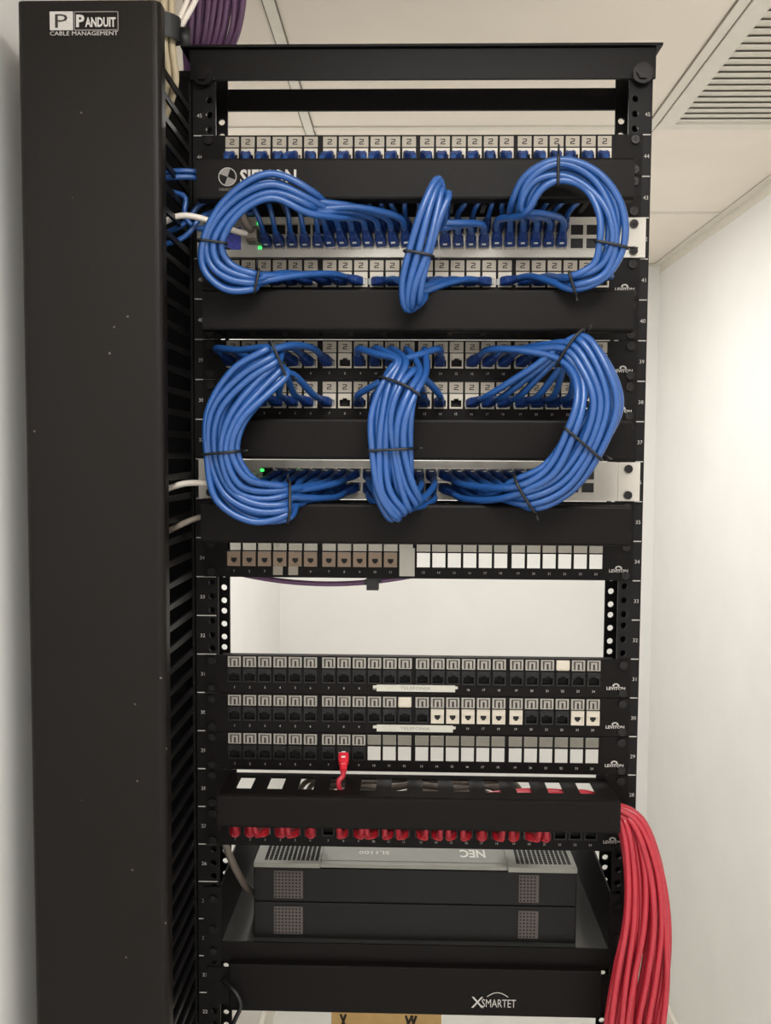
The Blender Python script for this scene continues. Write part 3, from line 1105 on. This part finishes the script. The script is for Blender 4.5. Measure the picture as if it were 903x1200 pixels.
loose('white cable reaching the upper switch from the left manager', 'whitecable',
      [(-310, -60, -140), (-280, -66, -118), (-248, -72, -104), (-222, -66, -107), (-196, -40, -113), (-186, -26, -112)], 3.2)
loose('white cable reaching the lower switch from the left manager', 'whitecable',
      [(-310, -60, -420), (-282, -66, -396), (-248, -70, -381), (-222, -68, -380), (-200, -45, -376), (-180, -12, -372)], 3.2)
loose('grey cable slipping behind the cover below the lower switch', 'greycable',
      [(-310, -50, -450), (-282, -60, -440), (-250, -66, -424), (-232, -60, -417), (-205, -34, -418), (-150, -30, -420)], 3.2)
for j, pth in enumerate((
        [(-320, -60, -64), (-268, -64, -58), (-236, -60, -56), (-214, -40, -60), (-150, -36, -62)],
        [(-320, -66, -72), (-268, -70, -66), (-236, -64, -63), (-214, -44, -66), (-150, -40, -68)],
        [(-320, -56, -80), (-272, -52, -74), (-246, -50, -80), (-250, -52, -98), (-236, -46, -112), (-214, -30, -98), (-180, -28, -90)],
        [(-320, -60, -130), (-268, -56, -130), (-244, -56, -120), (-232, -50, -100), (-212, -34, -88)],
        [(-320, -50, -122), (-270, -46, -116), (-246, -48, -104), (-236, -46, -88), (-214, -34, -74), (-170, -30, -70)])):
    loose(f'blue cable between left manager and logo cover, {ordinal(j)} from the top', 'blue', pth, 3.0, 'blue cables entering the left manager')

# grey console plug at the left of the upper switch
con = thing('console_plug', 'grey console plug at the left end of the upper switch', 'plug', (-182, -6, -112))
MB().prism([(-1, -8), (-1, 8), (-20, 8), (-24, 5), (-24, -5), (-20, -8)], -6, 6).build('body', 'greycable', con, bevel=1.2)
MB().tube(spline([(0, -22, 3), (-4, -34, 8), (-8, -40, 18), (-4, -38, 32)]), 4.2, 8).build('strain_relief', 'greycable', con, smooth=True)
MB().box(-5, 5, 0, 4, -7, 7).build('connector', 'clear', con)

# ------------------------------------------------------------------ cables entering from the ceiling at top left
rn = random.Random(4)
pur = slots_for(21, 9, 7.2)
for q, (u, v) in enumerate(pur):
    f = (u + 30) / 60
    path = [(-228 + u * .95, 50 + v, CEIL + 10), (-234 + u * 1.1 + rn.uniform(-1.5, 1.5), 52 + v, 180), (-242 + u * 1.0 + rn.uniform(-1.5, 1.5), 60 + v, 130),
            (-262 + u * .5, 86 + v, 90), (-284 + u * .25, 112 + v, 30), (-296 + u * .3, 120 + v, -120), (-300 + u * .3, 120 + v, -500)]
    loose('purple data cable in the thick bundle dropping from the ceiling', 'purple', path, 3.5, 'purple cables above the rack')
for j, dx in enumerate((0, 8)):
    path = [(-222 + dx, -40, CEIL + 10), (-232 + dx, -54, 150), (-242 + dx, -64, 112), (-252 + dx * .6, -66, 88), (-268 + dx * .4, -60, 60), (-300, -40, 10), (-310, -30, -100), (-312, -30, -400)]
    loose(['white cable beside the purple bundle, left one', 'white cable beside the purple bundle, right one'][j], 'whitecable', path, 3.0)
for j in range(4):
    x = -277 + 6.6 * j
    y = -74 + 5 * (j % 2)
    path = [(x + 4, y, CEIL + 10), (x + 2, y, 150), (x + 1, y, 90), (x + 2, y, 58), (x + 3, y + 8, 36), (x - 22, y + 26, -20), (x - 44, y + 34, -100), (x - 48, y + 34, -400)]
    loose(f'tan cable dropping into the left manager, {ordinal(j)} from the left', 'tan', path, 3.8, 'tan cables into the left manager')
mb = MB()
for rx, ry in ((20, 13.5), (18.6, 12.4)):
    sp = [(-266 + rx * math.cos(a), -72 + ry * math.sin(a), 84 - 3 * math.cos(a)) for a in [k * math.pi / 12 for k in range(24)]]
    mb.loft([[(x, y, z - 12) for x, y, z in sp], [(x, y, z + 12) for x, y, z in sp]], caps=False)
mb.box(-250, -236, -74, -72, 66, 84)
tag(mb.build('hook_strap', 'tie', None, (0, 0, 0), smooth=True), 'wide black strap around the tan cables at top left', 'cable tie')

# ------------------------------------------------------------------ shelf, telephone system and lower unit
shelf = thing('rack_shelf', 'black rack shelf carrying the telephone system', 'shelf', (0, 0, -938))
SB = (0, 0, 938)
MB().box(-223, 223, 0, 290, -917.5, -915.5).build('deck', 'deck', shelf, SB)
MB().prism([(-2, -915), (-2, -938), (0, -938), (0, -917.5), (0, -915)], -225, 225).build('front_lip', 'black', shelf, SB)
for s in (-1, 1):
    a, b = sorted((s * 223, s * 225))
    MB().prism([(0, -938), (0, -848), (70, -842), (150, -838), (230, -848), (290, -895), (290, -938)], a, b).build('side_plate', 'rail', shelf, SB)
    a, b = sorted((s * 224, s * 244))
    MB().box(a, b, -2.2, 0, -938, -850).build('mounting_ear', 'rail', shelf, SB)
screws(shelf, -2.2, (12, 38, 74))

pbx = thing('telephone_system', 'black and grey telephone system box standing on the rack shelf', 'telephone system', (0, 10, -915.4))
H = 91.0
MB().box(-186, 186, 4, 250, 0, H - 4).build('body', 'blackplastic', pbx, bevel=3)
MB().box(-188, 188, 0, 16, 0, 43).box(-188, 188, 0, 16, 43.8, H - 7).build('front_face', 'blackplastic', pbx, bevel=1.5)
hood = MB().box(-110, 108, 8, 180, H - 4, H)
hood.box(-188, -110, 0, 180, H - 7, H - 1).box(108, 188, -2, 180, H - 7, H - .6).box(-110, 108, 0, 12, H - 6, H - 1)
hood = hood.build('top_hood', 'greyplastic', pbx, bevel=1.2)
cell = MB().box(-1.9, 1.9, -1.9, 1.9, 0, .5).mesh('vent_hole', 'dark')
g = MB()
for ix in range(12):
    for iy in range(10):
        for x0 in (-176, 119):
            X, Y = x0 + ix * 5.4, 8 + iy * 5.4
            g.box(X, X + 3.6, Y, Y + 3.6, H - 1, H - .1)
vg = g.build('vent_grille', 'dark', hood)
vg['kind'] = 'stuff'
for x0, x1 in ((-164, -130), (121, 144)):
    for z0 in (5, 48):
        gp = MB().box(x0, x1, -1, 0, z0, z0 + 33).build('grille_panel', 'mesh', pbx, bevel=.3)
        q = MB()
        for ix in range(int((x1 - x0) / 4)):
            for iz in range(8):
                q.box(x0 + 1.2 + ix * 4, x0 + 3.4 + ix * 4, -1.15, -1, z0 + 1.2 + iz * 4, z0 + 3.2 + iz * 4)
        gh = q.build('grille_holes', 'dark', gp)
        gh['kind'] = 'stuff'
tx = MB()
text_into(tx, 'NEC', 84, 42, H + .3, w=30, h=22, flip=True, plane='xy', bold=.03)
text_into(tx, 'SL1100', -30, 34, H + .3, w=36, h=9, flip=True, plane='xy')
tx.build('brand_mark', 'whiteprint', hood)

ru = thing('rack_unit', 'black rack unit with a silver swoosh logo below the shelf', 'rack unit', (0, -12, -992))
MB().box(-213, 214, 0, 16, 0, 56).build('front_panel', 'black', ru, bevel=2)
MB().box(-205, 205, 16, 300, 4, 50).build('chassis', 'blackplastic', ru)
for s in (-1, 1):
    a, b = sorted((s * 213, s * 241))
    MB().box(a, b, 9.6, 11.8, 2, 46).build('mounting_ear', 'rail', ru)
lg = MB()
text_into(lg, 'X', 66, -.4, 10, w=14, h=13)
text_into(lg, 'SMARTET', 78, -.4, 11, w=39, h=9.5)
arc = [(84 + 24 * (k / 10), -.5, 22 + 6.5 * math.sin(math.pi * .85 * k / 10 + .25)) for k in range(11)]
lg.tube(arc, .5, 4)
lg.build('brand_mark', 'print', ru)
loose('grey cable hanging behind the left rail beside the telephone system', 'greycable',
      [(-236, 32, -700), (-232, 32, -790), (-222, 34, -825), (-210, 40, -856), (-200, 60, -884), (-196, 110, -905)], 4.6)
loose('thin black cable looping at the left end of the lowest unit', 'tie',
      [(-222, -6, -960), (-205, -22, -962), (-196, -26, -975), (-206, -24, -1000), (-216, -16, -1060), (-218, -10, -1200)], 2.6)

# ------------------------------------------------------------------ cardboard box on the floor behind
bx = thing('cardboard_box', 'brown cardboard box on the floor behind the rack', 'box', (-53, 1000, FLOOR))
MB().box(-125, 125, 0, 240, 0, 500).build('carton', 'card', bx, bevel=2)
for s in (-1, 1):
    MB().box(-125, 125, *((0, 118) if s < 0 else (122, 240)), 500, 504).build('flap', 'card', bx)
ik = MB()
for x, dx in ((-104, 14), (-92, -12), (44, 12), (56, 12), (68, -12), (60, -20)):
    ik.tube([(x, -1, 424), (x + dx, -1, 388)], 2.6, 4)
ik.build('printed_marks', 'ink', bx)
